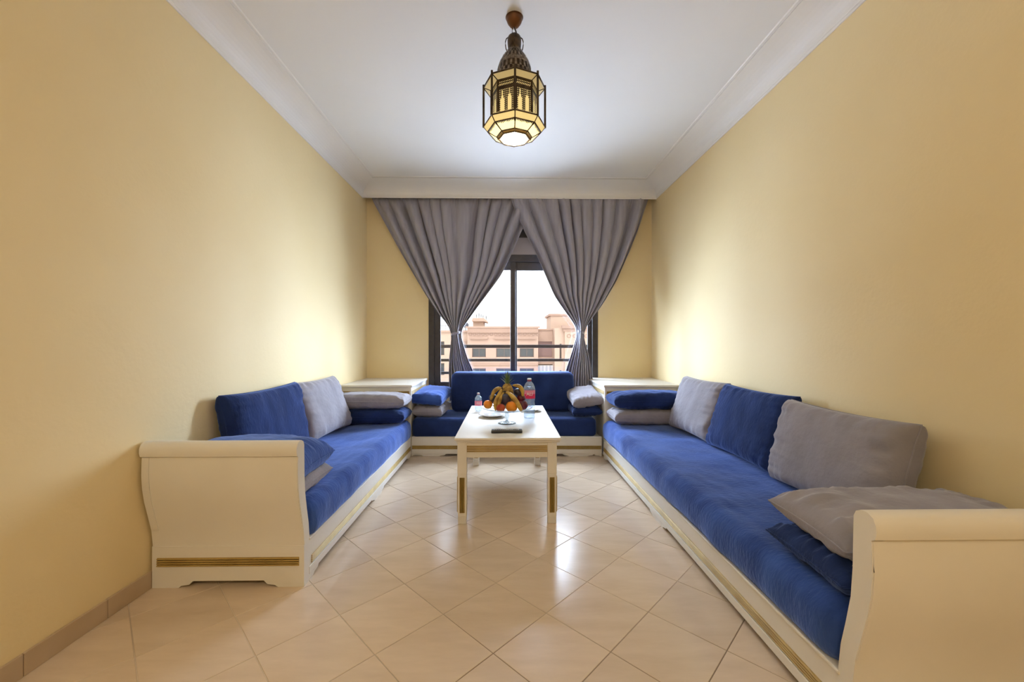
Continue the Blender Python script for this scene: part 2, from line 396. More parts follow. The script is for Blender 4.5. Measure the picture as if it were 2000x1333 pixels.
B1 = root('apartment_building', (-.2, Y0, -14), 'salmon apartment block with ornamented cornice behind the middle of the window', 'building')
H1 = [(-2.09, -1.24, .15, .70), (-.60, .40, .15, .70), (.86, 1.74, .15, .70), (-2.05, -1.24, -1.05, -.55), (-.60, .40, -1.05, -.55), (.86, 1.74, -1.05, -.55)]
facade(B1, -2.38, 2.0, Y0, Y0+6, 1.66, H1, 'salmon')
for h in H1[:3]: win_unit(B1, *h, Y0+.14)
for h in H1[3:]: win_unit(B1, *h, Y0+.14)
c = MB().box(-2.38, 2.00, Y0-.02, Y0+6, 1.951, 2.05).box(-2.48, 2.10, Y0-.20, Y0-.021, 1.95, 2.05).box(-2.38, 2.00, Y0-.12, Y0+6, 1.72, 1.95).box(-2.38, 2.00, Y0-.16, Y0+6, 1.66, 1.72)
c.make('cornice', 'salmon2', B1)
for k in range(17):
    x = -2.2+k*.26
    pts = [(x+.09*math.cos(a), Y0-.01, 1.56+.085*math.sin(a)) for a in [2*PI*q/10 for q in range(10)]]
    MB().tube(pts, .022, 5, closed=True).make('roundel', 'salmon2', B1)
for a, b in ((-2.22, -1.12), (-.72, .45), (.74, 1.86)):
    MB().box(a, b, Y0-.16, Y0+.02, 1.28, 1.38).box(a+.05, b-.05, Y0-.10, Y0+.02, 1.22, 1.28).make('ledge', 'salmon2', B1)
    MB().box(a+.12, b-.12, Y0-.09, Y0+.02, .06, .13).make('sill', 'peach', B1)
MB().box(-2.38, 2.0, Y0-.06, Y0+.02, -.36, -.26).make('string_course', 'salmon2', B1)
tw = MB().box(-2.28, -1.55, Y0+3, Y0+5, 2.04, 2.55).make('roof_tower', 'peach', B1)
v = [(-2.34, 2.42), (-1.50, 2.42), (-1.28, 2.20), (-1.20, 2.24), (-1.46, 2.72), (-2.28, 2.72)]
v = [(-2.34, 2.50), (-1.50, 2.50), (-1.30, 2.44), (-1.30, 2.56), (-1.52, 2.74), (-2.30, 2.74)]
MB().prism(v, 'y', Y0+2.7, Y0+5.2).make('cap', 'peach', tw)
B2 = root('apartment_building', (2.7, Y0+1, -14), 'recessed salmon building section with mauve roller shutters, right of the ornamented cornice', 'building')
H2 = [(2.05, 2.97, .12, 1.12), (2.05, 2.97, -1.3, -.34)]
facade(B2, 2.005, 3.005, Y0+.8, Y0+6, 1.86, H2, 'salmon')
MB().box(2.005, 3.005, Y0+.7, Y0+1, 1.84, 1.93).make('coping', 'salmon2', B2)
for h in H2[:1]:
    o = MB().box(h[0], h[1], Y0+1.0, Y0+1.04, h[2], h[3]).make('roller_shutter', 'shade', B2)
for k in range(8):
    a = 2.06+k*.12
    MB().box(a, a+.115, Y0+.72, Y0+.76, -1.2, -.40).make('awning_panel', 'stripe' if k % 2 else 'stripe2', B2)
B3 = root('apartment_building', (4.4, Y0-1, -14), 'tall peach building with slit windows and a corner tower behind the right curtain', 'building')
H3 = [(3.31, 3.43, .05, .98), (3.31, 3.43, -1.2, -.66)]
facade(B3, 3.01, 6.2, Y0-.2, Y0+6, 1.95, H3, 'peach')
for h in H3: win_unit(B3, *h, Y0, 1)
MB().box(3.42, 6.3, Y0-.55, Y0-.1, 1.92, 2.10).box(3.50, 6.3, Y0-.45, Y0-.1, 1.72, 1.92).make('cornice', 'salmon2', B3)
MB().box(3.60, 6.2, Y0-.42, Y0-.2, -14, 1.72).make('bay', 'peach', B3)
for k in range(6):
    x = 3.85+k*.36
    MB().tube([(x+.11*math.cos(a), Y0-.43, 1.46+.10*math.sin(a)) for a in [2*PI*q/10 for q in range(10)]], .025, 5, closed=True).make('roundel', 'salmon2', B3)
tw = MB().box(3.02, 5.6, Y0+2, Y0+5, 1.9, 2.85).make('roof_tower', 'peach', B3)
MB().box(2.90, 5.7, Y0+1.9, Y0+5.1, 2.84, 2.98).make('cap', 'salmon2', tw)
B4 = root('apartment_building', (-3.6, Y0+1, -14), 'pale pink building with narrow windows at the left edge of the window', 'building')
H4 = [(-4.15, -3.88, .25, 1.12), (-4.15, -3.88, -1.0, -.25), (-3.3, -2.8, .15, .7)]
facade(B4, -6.5, -2.39, Y0+.5, Y0+6, 1.72, H4, 'peach')
for h in H4: win_unit(B4, *h, Y0+.68, 1)
MB().box(-6.5, -2.39, Y0+.36, Y0+.8, 1.70, 1.82).make('coping', 'salmon2', B4)
MB().box(-3.2, -2.35, Y0+.2, Y0+.5, 1.10, 1.14).make('ledge', 'salmon2', B4)
rb = MB()
for k in range(16):
    x = -6.4+k*.26; rb.box(x-.012, x+.012, Y0+.55, Y0+.58, 1.8, 2.12)
rb.box(-6.5, -2.45, Y0+.55, Y0+.58, 2.10, 2.13)
rb.make('roof_railing', 'steel', B4)
# roof antennas and dish
ANT = ['leftmost thin antenna on the roof tower beside the left curtain', 'tallest antenna on the roof tower, second from the curtain', 'middle one of the five roof tower antennas', 'antenna above the right corner of the roof tower', 'low antenna mast beside the roof tower, nearest the mullion']
for k, (x, z0, z1) in enumerate(((-2.05, 2.74, 3.02), (-1.88, 2.74, 3.08), (-1.72, 2.74, 3.0), (-1.58, 2.72, 2.96), (-1.38, 2.53, 2.9))):
    mb = MB().tube([(x, Y0+3.2, z0), (x, Y0+3.2, z1)], .020, 5)
    for q in range(3): mb.tube([(x-.09, Y0+3.2, z1-.03-q*.06), (x+.09, Y0+3.2, z1-.03-q*.06)], .012, 4)
    mb.make('roof_antenna', 'steel', label=ANT[k], cat='antenna', group='antennas on the roof tower')
d = MB().lathe([(0.0, 0), (.12, .02), (.2, .07), (.205, .075), (.12, .03), (0, .012)], 0, 0, 16)
dv = [Matrix.Rotation(-1.1, 3, 'X') @ Vector(p)+Vector((-2.62, Y0+1.2, 2.16)) for p in d.v]
dd = MB().add(dv, d.f); dd.tube([(-2.62, Y0+1.22, 1.72), (-2.62, Y0+1.22, 2.18)], .03, 6)
dd.make('satellite_dish', 'steel', smooth=True, label='grey satellite dish on the low roof beside the left curtain', cat='satellite dish')

# ------------------------------------------------------------------ painted furniture
def inlay(parent, p0, p1, wdir, width, nrm, n=4, name='gold_inlay'):
    # fluted strip: from p0 to p1, `width` across along wdir, ridges rising along nrm
    p0, p1, wdir, nrm = Vector(p0), Vector(p1), Vector(wdir), Vector(nrm)
    sec = []
    for k in range(n):
        for q in range(5):
            t = q/5; sec.append(((k+t)/n-.5, -.0005+.0055*math.sin(PI*min(1, t*1.3))))
    sec.append((.5, .0005)); sec = [(-.5, -.002)]+sec+[(.5, -.002)]
    m = len(sec); v = [p+wdir*(a*width)+nrm*h for p in (p0, p1) for a, h in sec]
    f = [(k, k+1, m+k+1, m+k) for k in range(m-1)]+[tuple(range(m)), tuple(range(m, 2*m))]
    MB().add(v, f).make(name, 'gold', parent)
def apron_poly(a0, a1, z1, feet, cut=.030):
    # outline in (along, z): straight top, bottom edge with bracket feet
    pts = [(a0, z1)]
    for k, (f0, f1) in enumerate(feet):
        if k == 0: pts += [(a0, 0)]
        else: pts += [(f0-.05, cut), (f0-.035, cut*.45), (f0, cut*.3), (f0+.012, 0)]
        if k == len(feet)-1: pts += [(a1, 0)]
        else: pts += [(f1-.012, 0), (f1, cut*.3), (f1+.035, cut*.45), (f1+.05, cut)]
    return pts+[(a1, z1)]
ARMP = [(0.0555, .032), (0.0555, .19), (.048, .26), (.030, .33), (.012, .40), (.002, .46), (-.002, .52), (0, .58), (.001, .598), (-.009, .603), (-.013, .618), (-.012, .638), (-.004, .655), (.012, .664), (.030, .664), (.046, .655), (.053, .640), (.054, .60), (.056, .50), (.062, .42), (.078, .34), (.094, .27), (.102, .20), (.102, .032)]
def arm(parent, x0, x1, yo, inner):
    o = MB().prism([(yo+a, z) for a, z in ARMP], 'x', x0, x1).make('arm_panel', 'paint', parent, smooth=True, auto=True)
    # raised border of the outer face (stiles left and right, bottom rail), follows the curve
    for xa, xb in ((x0+.003, x0+.033), (x1-.033, x1-.003)):
        pts = [(a, z) for a, z in ARMP if .20 <= z <= .598][:8]
        poly = [(yo+a-.003, z) for a, z in pts]+[(yo+a+.006, z) for a, z in pts[::-1]]
        MB().prism(poly, 'x', xa, xb).make('stile', 'paint', o, smooth=True, auto=True)
    # plinth board with bracket feet on the outer face
    L_ = x1-x0
    P = apron_poly(x0, x1, .185, [(x0, x0+.13*L_/.68), (x1-.13*L_/.68, x1)])
    pl = MB().prism(P, 'y', yo+.052, yo+.056)
    P2 = [(min(x1-.001, max(x0+.001, a)), min(z, .034)) for a, z in P]
    P2 = [P2[0]]+[q for q in P2[1:] if q[1] < .0339]+[P2[-1]]
    pl.prism(P2, 'y', yo+.0565, yo+.100)
    pl.make('plinth_board', 'paint', o)
    inlay(o, (x0+.022, yo+.0515, .1145), (x1-.022, yo+.0515, .1145), (0, 0, 1), .040, (0, -1, 0))
def bench_side(parent, xf, sx, y0, y1, feet, z1=.185):
    # side board facing the aisle at x = xf (sx = direction it faces)
    P = apron_poly(y0, y1, z1, feet)
    MB().prism(P, 'x', min(xf, xf-sx*.025), max(xf, xf-sx*.025)).make('side_board', 'paint', parent)
    MB().box(min(xf, xf+sx*.006), max(xf, xf+sx*.006), y0, y1, .030, .064, .002).make('lower_moulding', 'paint', parent)
    MB().box(min(xf-sx*.03, xf+sx*.008), max(xf-sx*.03, xf+sx*.008), y0, y1, z1-.004, z1+.008, .004).make('top_lip', 'paint', parent)
    inlay(parent, (xf+sx*.001, y0+.03, .0855), (xf+sx*.001, y1-.01, .0855), (0, 0, 1), .036, (sx, 0, 0))

# left sofa
LX0, LX1 = -1.578, -.905
sl = root('sofa_frame', (-1.24, 2.85, 0), 'cream white low sofa frame with scrolled arm along the left wall', 'sofa')
arm(sl, LX0, LX1, 1.772, 1)
bench_side(sl, LX1-.004, 1, 1.87, 3.86, [(1.87, 1.93), (2.80, 2.98), (3.78, 3.86)], .190)
MB().box(LX0, LX1-.03, 1.87, 3.86, .11, .178).make('slat_base', 'paint', sl)
# right sofa
RX0, RX1 = .922, 1.675
sr = root('sofa_frame', (1.30, 2.4, 0), 'cream white low sofa frame with scrolled arm in the right foreground', 'sofa')
arm(sr, RX0, RX1, 1.003, 1)
bench_side(sr, RX0+.004, -1, 1.10, 3.80, [(1.10, 1.16), (2.36, 2.54), (3.72, 3.80)], .182)
MB().box(RX0+.03, RX1, 1.10, 3.80, .11, .172).make('slat_base', 'paint', sr)
# back bench
bb = root('sofa_frame', (.01, 4.15, 0), 'cream white low bench frame under the window between the corner cabinets', 'sofa')
P = apron_poly(-.90, .925, .182, [(-.90, -.80), (-.72, -.58), (.62, .78), (.84, .925)], .022)
P = apron_poly(-.90, .925, .182, [(-.90, -.885), (-.80, -.62), (.60, .80), (.90, .925)], .022)
MB().prism(P, 'y', 3.872, 3.895).make('front_board', 'paint', bb)
MB().box(-.90, .925, 3.864, 3.90, .178, .190, .004).make('top_lip', 'paint', bb)
MB().box(-.90, .925, 3.866, 3.874, .028, .066, .002).make('lower_moulding', 'paint', bb)
inlay(bb, (-.895, 3.8715, .0855), (.920, 3.8715, .0855), (0, 0, 1), .034, (0, -1, 0))
MB().box(-.90, .925, 3.90, 4.46, .11, .172).make('slat_base', 'paint', bb)
bb.rotation_euler = (0, 0, -.018)
# corner cabinets
def cabinet(x0, x1, y0, y1, face, label):
    r = root('corner_cabinet', ((x0+x1)/2, (y0+y1)/2, 0), label, 'cabinet', None)
    MB().box(x0+.012, x1-.012, y0+.015, y1, .03, .662, .004).make('body', 'paint', r)
    MB().box(x0, x1, y0, y1, .662, .686, .006).make('top', 'paint', r)
    MB().box(x0+.014, x1-.014, y0+.02, y1-.02, 0, .03).make('plinth', 'paint', r)
    inlay(r, (x0+.03, y0+.0145, .608), (x1-.03, y0+.0145, .608), (0, 0, 1), .034, (0, -1, 0))
    xs = x1-.012 if face > 0 else x0+.012
    inlay(r, (xs, y0+.04, .608), (xs, y1-.05, .608), (0, 0, 1), .034, (face, 0, 0))
cabinet(XL+.002, -.897, 3.875, 4.638, 1, 'cream white corner cabinet in the left corner beside the window')
cabinet(.935, XR-.002, 3.835, 4.638, -1, 'cream white corner cabinet in the right corner beside the window')

# coffee table
ct = root('coffee_table', (.01, 3.03, 0), 'cream white rectangular coffee table with gold fluted inlays on the tiled floor', 'table')
TX0, TX1, TY0, TY1, TZ = -.310, .334, 2.418, 3.655, .522
tp = [(TX0+.012, TZ-.030), (TX0+.010, TZ-.020), (TX0+.003, TZ-.014), (TX0, TZ-.008), (TX0+.002, TZ-.002), (TX0+.006, TZ)]
top = MB().box(TX0, TX1, TY0, TY1, TZ-.016, TZ, .004); top.box(TX0+.010, TX1-.010, TY0+.010, TY1-.010, TZ-.030, TZ-.015, .003)
top.make('tabletop', 'paint', ct)
for (x0, x1) in ((-.292, -.236), (.252, .308)):
    for (y0, y1) in ((2.434, 2.490), (3.580, 3.636)):
        lg = MB().box(x0, x1, y0, y1, .30, TZ-.028, .002)
        t = .0025; lg.box(x0+t, x1-t, y0+t, y1-t, .296, .302); lg.box(x0+t*.6, x1-t*.6, y0+t*.6, y1-t*.6, .048, .297, .002)
        lg.box(x0+t*2, x1-t*2, y0+t*2, y1-t*2, .044, .049); lg.box(x0+t, x1-t, y0+t, y1-t, .0, .045, .003)
        lo = lg.make('leg', 'paint', ct)
        xc = (x0+x1)/2
        inlay(lo, (xc, y0+.001, .068), (xc, y0+.001, .280), (1, 0, 0), .031, (0, -1, 0))
        fx = x0+.001 if x0 < 0 else x1-.001
        inlay(lo, (fx, (y0+y1)/2, .068), (fx, (y0+y1)/2, .280), (0, 1, 0), .031, (-1 if x0 < 0 else 1, 0, 0))
for y, sg in ((2.440, -1), (3.630, 1)):
    ap = MB().box(-.237, .253, min(y, y-sg*.02), max(y, y-sg*.02), .400, TZ-.029, .001).make('apron', 'paint', ct)
    inlay(ap, (-.235, y, .453), (.251, y, .453), (0, 0, 1), .040, (0, sg, 0))
for x, sg in ((-.286, -1), (.302, 1)):
    ap = MB().box(min(x, x-sg*.02), max(x, x-sg*.02), 2.489, 3.581, .400, TZ-.029, .001).make('apron', 'paint', ct)
    inlay(ap, (x, 2.50, .453), (x, 3.57, .453), (0, 0, 1), .040, (sg, 0, 0))

# ------------------------------------------------------------------ soft furniture
def nz(p, s, seed=0): return noise.noise(Vector((p[0]*s+seed*7.3, p[1]*s-seed*3.1, p[2]*s+seed)))
def softbox(x0, x1, y0, y1, z0, z1, r, nx, ny, nz_, seed=0, amp=.006, belly=.0, sag=0, fs=5):
    """rounded upholstered block; faces bulge a little and ripple"""
    mb = MB(); idx = {}
    cx, cy, cz = (x0+x1)/2, (y0+y1)/2, (z0+z1)/2; hx, hy, hz = (x1-x0)/2, (y1-y0)/2, (z1-z0)/2
    def sm(i, n): t = -1+2*i/n; return math.sin(t*PI/2)*.5+t*.5
    def vert(i, j, k):
        key = (i, j, k)
        if key in idx: return idx[key]
        u, v, w = sm(i, nx), sm(j, ny), sm(k, nz_)
        p = Vector((u*hx, v*hy, w*hz)); q = Vector((max(-hx+r, min(hx-r, p.x)), max(-hy+r, min(hy-r, p.y)), max(-hz+r, min(hz-r, p.z))))
        d = p-q; nrm = d.normalized() if d.length > 1e-9 else Vector((0, 0, 1)); p = q+nrm*r
        b = belly*(1-w*w); p.x += b*(1 if u > .98 else -1 if u < -.98 else 0)*1.0; p.y += b*(1 if v > .98 else -1 if v < -.98 else 0)
        if k > 0:
            P = (p.x+cx, p.y+cy, p.z+cz)
            p += nrm*(amp*nz(P, fs, seed)+amp*.5*nz((P[0]*3, P[1], P[2]*.6), fs*2.2, seed+3))
            if k == nz_: p.z -= sag*(1-u*u)*(1-v*v)
        mb.v.append((p.x+cx, p.y+cy, p.z+cz)); idx[key] = len(mb.v)-1; return idx[key]
    for i in range(nx):
        for j in range(ny):
            mb.f += [(vert(i, j, nz_), vert(i+1, j, nz_), vert(i+1, j+1, nz_), vert(i, j+1, nz_)), (vert(i, j, 0), vert(i, j+1, 0), vert(i+1, j+1, 0), vert(i+1, j, 0))]
    for i in range(nx):
        for k in range(nz_):
            mb.f += [(vert(i, 0, k), vert(i+1, 0, k), vert(i+1, 0, k+1), vert(i, 0, k+1)), (vert(i, ny, k), vert(i, ny, k+1), vert(i+1, ny, k+1), vert(i+1, ny, k))]
    for j in range(ny):
        for k in range(nz_):
            mb.f += [(vert(0, j, k), vert(0, j, k+1), vert(0, j+1, k+1), vert(0, j+1, k)), (vert(nx, j, k), vert(nx, j+1, k), vert(nx, j+1, k+1), vert(nx, j, k+1))]
    return mb
softbox(-1.56, -.898, 1.872, 3.845, .180, .364, .052, 36, 100, 12, 1, .008, .009, .012).make('seat_mattress', 'blue', smooth=True,
    label='blue velvet seat mattress on the left sofa frame', cat='mattress')
softbox(.912, 1.665, 1.108, 3.80, .174, .364, .062, 40, 120, 12, 2, .009, .010, .014).make('seat_mattress', 'blue', smooth=True,
    label='blue velvet seat mattress on the long right sofa frame', cat='mattress')
softbox(-.893, .870, 3.872, 4.42, .184, .362, .032, 70, 26, 10, 3, .004, .005, .006).make('seat_mattress', 'blue_shaded', smooth=True,
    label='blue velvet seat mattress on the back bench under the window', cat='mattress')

def pillow(c, w, d, t, wv, dv, m, label, group=None, p=.42, a=3.5, seed=0, wr=.013, pinch=.05, ff=1.0, n=56, bend=0, name='cushion'):
    """overstuffed cushion: w along wv, d along dv, thickness along wv x dv; seam cord is a part"""
    c = Vector(c); wv = Vector(wv).normalized(); dv = Vector(dv); dv = (dv-wv*dv.dot(wv)).normalized(); nv = wv.cross(dv)
    V = []; F = []; asp = w/d
    def S(i): t_ = -1+2*i/n; return math.sin(t_*PI/2)*.72+t_*.28
    def base(u, v):
        x = w/2*u*(1-pinch*(1-v*v)*abs(u)**2/asp**.5); y = d/2*v*(1-pinch*(1-u*u)*abs(v)**2*asp**.5)
        return x, y
    def pt(u, v, sg):
        x, y = base(u, v)
        T = (max(0, 1-abs(u)**a)*max(0, 1-abs(v)**a))**p*t/2
        du, dv_ = 1-abs(u), 1-abs(v)
        e1_ = math.exp(-du/.20)*noise.noise(Vector((v*8*d/.45, u*1.5, seed*3.7+sg)))+math.exp(-dv_/.20)*noise.noise(Vector((u*8*w/.45, v*1.5, seed*5.1+sg+9)))
        e0 = noise.noise(Vector((u*2*asp, v*2, seed+sg*4)))*.7
        k = min(1, min(du, dv_)/.14); k = k*k*(3-2*k)
        z = sg*(T+k*wr*(e1_*1.7+e0*.8))+bend*(1-u*u)
        return c+wv*x+dv*y+nv*z
    N1 = n+1; top = {}; bot = {}
    for i in range(N1):
        for j in range(N1):
            u, v = S(i), S(j); V.append(pt(u, v, 1)); top[i, j] = len(V)-1
            if i in (0, n) or j in (0, n): bot[i, j] = top[i, j]
            else: V.append(pt(u, v, -1)); bot[i, j] = len(V)-1
    for i in range(n):
        for j in range(n):
            F.append((top[i, j], top[i+1, j], top[i+1, j+1], top[i, j+1])); F.append((bot[i, j], bot[i, j+1], bot[i+1, j+1], bot[i+1, j]))
    o = MB().add(V, F).make(name, m, smooth=True, label=label, cat='cushion', group=group)
    ring = [(i, 0) for i in range(0, n)]+[(n, j) for j in range(0, n)]+[(i, n) for i in range(n, 0, -1)]+[(0, j) for j in range(n, 0, -1)]
    MB().tube([V[top[q]] for q in ring], .0032, 6, closed=True).make('seam', m, o, smooth=True)
    return o
UP = Vector((0, 0, 1))
# left sofa cushions ------------------------------------------------
pillow((-1.245, 1.985, .425), .64, .37, .150, (1, .02, .0), (0, 1, 0), 'grey', 'flat grey cushion under the blue one behind the left sofa arm', seed=1, wr=.018)
pillow((-1.235, 1.985, .520), .64, .38, .200, (1, .03, -.01), (0, 1, 0), 'blue', 'flat blue velvet cushion on top, just behind the left sofa arm', seed=2, bend=.010)
pillow((-1.490, 2.560, .585), .75, .455, .165, (.02, 1, .0), (-.08, 0, .43), 'blue_shaded', 'large blue velvet back cushion leaning on the left wall', seed=3, p=.32, a=5)
pillow((-1.468, 3.255, .583), .65, .455, .165, (.05, 1, .0), (-.15, 0, .42), 'grey', 'grey back cushion leaning on the left wall beside the big blue one', seed=4, p=.34, a=4)
pillow((-1.225, 3.715, .432), .66, .30, .135, (1, 0, .0), (0, 1, 0), 'blue_shaded', 'flat blue cushion under the grey one at the far end of the left sofa', seed=5, p=.28)
pillow((-1.225, 3.715, .567), .66, .30, .138, (1, 0, -.01), (0, 1, 0), 'grey', 'flat grey cushion lying on a blue one at the far end of the left sofa', seed=6, p=.28)
# back bench cushions -----------------------------------------------
pillow((-.745, 4.12, .425), .30, .42, .125, (1, -.10, 0), (.16, 1, .04), 'grey', 'grey cushion under the tilted blue one at the left end of the back bench', seed=7, p=.30)
pillow((-.745, 4.11, .560), .32, .45, .135, (1, -.12, -.05), (.22, 1, .12), 'blue', 'blue cushion on top of the pile at the left end of the back bench', seed=8, p=.30)  # brighter velvet copy, light from behind put into its colour
pillow((.790, 4.12, .420), .29, .43, .110, (1, .02, .02), (-.06, 1, .03), 'blue_shaded', 'blue cushion under the pale grey one at the right end of the back bench', seed=9, p=.30)
pillow((.790, 4.11, .545), .31, .44, .130, (1, .04, .12), (-.20, 1, .16), 'grey', 'pale grey cushion on top of the pile at the right end of the back bench', seed=10, p=.30)
softbox(-.565, .708, 4.215, 4.415, .364, .780, .050, 60, 12, 22, 11, .009, .012, 0, .02).make('back_cushion', 'blue_shaded', smooth=True,
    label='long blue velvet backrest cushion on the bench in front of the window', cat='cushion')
# right sofa cushions -----------------------------------------------
pillow((1.290, 3.655, .430), .68, .30, .135, (1, 0, .0), (0, 1, 0), 'grey', 'flat grey cushion under the blue one at the far end of the right sofa', seed=12, p=.28)
pillow((1.290, 3.655, .577), .69, .31, .155, (1, 0, .01), (0, 1, 0), 'blue_shaded', 'flat blue cushion lying on a grey one at the far end of the right sofa', seed=13, p=.28)
pillow((1.525, 3.185, .583), .63, .455, .165, (-.05, 1, 0), (.14, 0, .42), 'grey', 'grey back cushion on the right wall, beyond the blue one', seed=14, p=.34, a=4)
pillow((1.535, 2.535, .580), .69, .455, .170, (-.03, 1, 0), (.14, 0, .42), 'blue_shaded', 'blue velvet back cushion on the right wall between two grey cushions', seed=15, p=.34, a=4)
pillow((1.525, 1.850, .568), .68, .44, .205, (-.02, 1, 0), (.10, 0, .42), 'grey', 'big grey back cushion on the right wall nearest the camera', seed=16, p=.30, a=5, wr=.016)
pillow((1.285, 1.275, .412), .68, .35, .125, (1, -.04, 0), (.02, 1, 0), 'blue_shaded', 'flat blue cushion under the grey one behind the right sofa arm', seed=17, wr=.020)
pillow((1.305, 1.285, .512), .68, .36, .160, (1, -.05, .01), (.04, 1, .02), 'grey', 'flat grey cushion on top, just behind the right sofa arm', seed=18, wr=.022)

# ------------------------------------------------------------------ curtains
def lerp(tab, z):
    for (x0, z0), (x1, z1) in zip(tab[:-1], tab[1:]):
        if z1 <= z <= z0:
            t = (z0-z)/(z0-z1); return x0+(x1-x0)*t
    return tab[-1][0] if z < tab[-1][1] else tab[0][0]
def smooth_tab(tab, z, h=.06): return (lerp(tab, min(tab[0][1], z+h))+2*lerp(tab, z)+lerp(tab, max(tab[-1][1], z-h)))/4
def curtain(left, right, zt, zb, ztie, y, folds, seed, label, lean):
    nu, nv = 330, 130; V = []; F = []
    root_o = root('curtain', ((left[0][0]+right[0][0])/2, y, zb), label, 'curtain', 'grey curtains at the window')
    for j in range(nv+1):
        z = zt-(zt-zb)*j/nv
        xl, xr = smooth_tab(left, z), smooth_tab(right, z); w = xr-xl
        dt = abs(z-ztie)
        hd = min(1, (zt-z)/.12)
        for i in range(nu+1):
            u = i/nu
            ph = folds*2*PI*(u+.075*noise.noise(Vector((u*4.3, seed, z*.22)))+.012*noise.noise(Vector((u*14, seed+8, z*.6))))
            amp = (.008+.042*hd)*(.85+.9*noise.noise(Vector((u*7, seed+4, z*.4))))
            comp = min(1, w/.55); amp = amp*(.55+.45*comp)+.012*(1-comp)
            f = math.cos(ph); f = math.copysign(abs(f)**.75, f)
            crin = .004*noise.noise(Vector((u*70, z*3, seed)))*hd+(1-hd)*.006*math.sin(folds*4.1*2*PI*u)
            bun = (1-comp)*.035*(math.cos(PI*(u-.5)*1.6))
            yy = y-amp*f-bun-crin
            xx = xl+w*u+(.35*w/folds)*math.sin(ph)*(.5+.3*comp)*min(1, 4*u*(1-u)+.1)*.5
            V.append((xx, yy, z))
    for j in range(nv):
        for i in range(nu):
            a = j*(nu+1)+i; F.append((a, a+1, a+nu+2, a+nu+1))
    o = MB().add(V, F).make('drape', 'curtain', root_o, smooth=True)
    md = o.modifiers.new('thickness', 'SOLIDIFY'); md.thickness = .0015
    # tie band
    xc = (smooth_tab(left, ztie)+smooth_tab(right, ztie))/2; hw = (smooth_tab(right, ztie)-smooth_tab(left, ztie))/2-.010
    v = []; f = []; n = 28
    for k in range(n):
        a = 2*PI*k/n
        for dz, g_ in ((-.014, 0), (-.006, .003), (.006, .003), (.014, 0)):
            v.append((xc+(hw+g_)*math.cos(a), y-.020+(.042+g_)*math.sin(a), ztie+dz+.012*math.cos(a)*lean))
    for k in range(n):
        for q in range(3): f.append((k*4+q, ((k+1) % n)*4+q, ((k+1) % n)*4+q+1, k*4+q+1))
    MB().add(v, f).make('tieback', 'curtain', root_o, smooth=True)
    return root_o
LL = [(-1.515, 2.72), (-1.500, 2.68), (-1.296, 2.305), (-1.126, 1.999), (-.933, 1.669), (-.763, 1.413), (-.645, 1.271), (-.615, 1.191), (-.618, 1.117), (-.644, .918), (-.650, .764), (-.645, .604), (-.64, .40)]
LR = [(.370, 2.72), (.340, 2.66), (.255, 2.50), (.186, 2.362), (.051, 2.054), (-.057, 1.836), (-.205, 1.636), (-.371, 1.414), (-.490, 1.248), (-.513, 1.191), (-.490, 1.117), (-.433, .918), (-.359, .764), (-.33, .604), (-.30, .40)]
RL = [(.045, 2.72), (.085, 2.62), (.149, 2.465), (.206, 2.329), (.326, 2.095), (.417, 1.889), (.543, 1.598), (.675, 1.415), (.780, 1.277), (.796, 1.203), (.779, 1.117), (.715, .917), (.658, .762), (.641, .602), (.63, .40)]
RR = [(1.61, 2.72), (1.600, 2.68), (1.503, 2.374), (1.388, 2.098), (1.244, 1.782), (1.077, 1.507), (.925, 1.306), (.870, 1.203), (.882, 1.117), (.939, .917), (.962, .762), (.974, .602), (.98, .40)]
curtain(LL, LR, 2.72, .44, 1.195, 4.560, 12, 1.3, 'grey curtain tied back on the left half of the window', 1)
curtain(RL, RR, 2.72, .44, 1.205, 4.505, 11, 6.7, 'grey curtain tied back on the right half of the window', -1)
MB().tube([(-1.55, 4.53, 2.745), (1.64, 4.53, 2.745)], .011, 8).make('curtain_rod', 'steel', label='thin curtain rod hidden behind the white pelmet', cat='rod')

# ------------------------------------------------------------------ lantern
LXc, LYc = .045, 2.14
ln = root('lantern', (LXc, LYc, 2.17), 'octagonal pierced brass lantern with yellow glass hanging from the ceiling', 'lamp')
MB().lathe([(.006, 2.765), (.014, 2.768), (.026, 2.779), (.037, 2.795), (.041, 2.806), (.041, 2.812), (.047, 2.8195)], LXc, LYc, 28).make('canopy', 'copper', ln, smooth=True)
MB().tube([(LXc, LYc, 2.77), (LXc+.004, LYc-.004, 2.755), (LXc+.009, LYc-.002, 2.742), (LXc+.012, LYc, 2.728)], .004, 6).make('hook', 'cable', ln, smooth=True)
MB().tube([(LXc-.006, LYc, 2.77), (LXc-.011, LYc-.01, 2.752), (LXc-.012, LYc-.008, 2.735), (LXc-.009, LYc-.004, 2.724)], .0018, 5).make('cord', 'cable', ln, smooth=True)
MB().lathe([(.034, 2.632), (.033, 2.650), (.036, 2.680), (.037, 2.700), (.033, 2.716), (.020, 2.728), (.006, 2.733)], LXc, LYc, 28).make('finial_cup', 'brass', ln, smooth=True)
for k in range(4):
    a = PI/4*0+k*PI/2+.0
    ca, sa = math.cos(a), math.sin(a)
    pts = [(.038, 2.638), (.044, 2.655), (.047, 2.675), (.047, 2.692), (.042, 2.708), (.030, 2.718)]
    MB().tube([(LXc+r_*ca, LYc+r_*sa, z) for r_, z in pts], .0028, 6).make('handle', 'brass', ln, smooth=True)
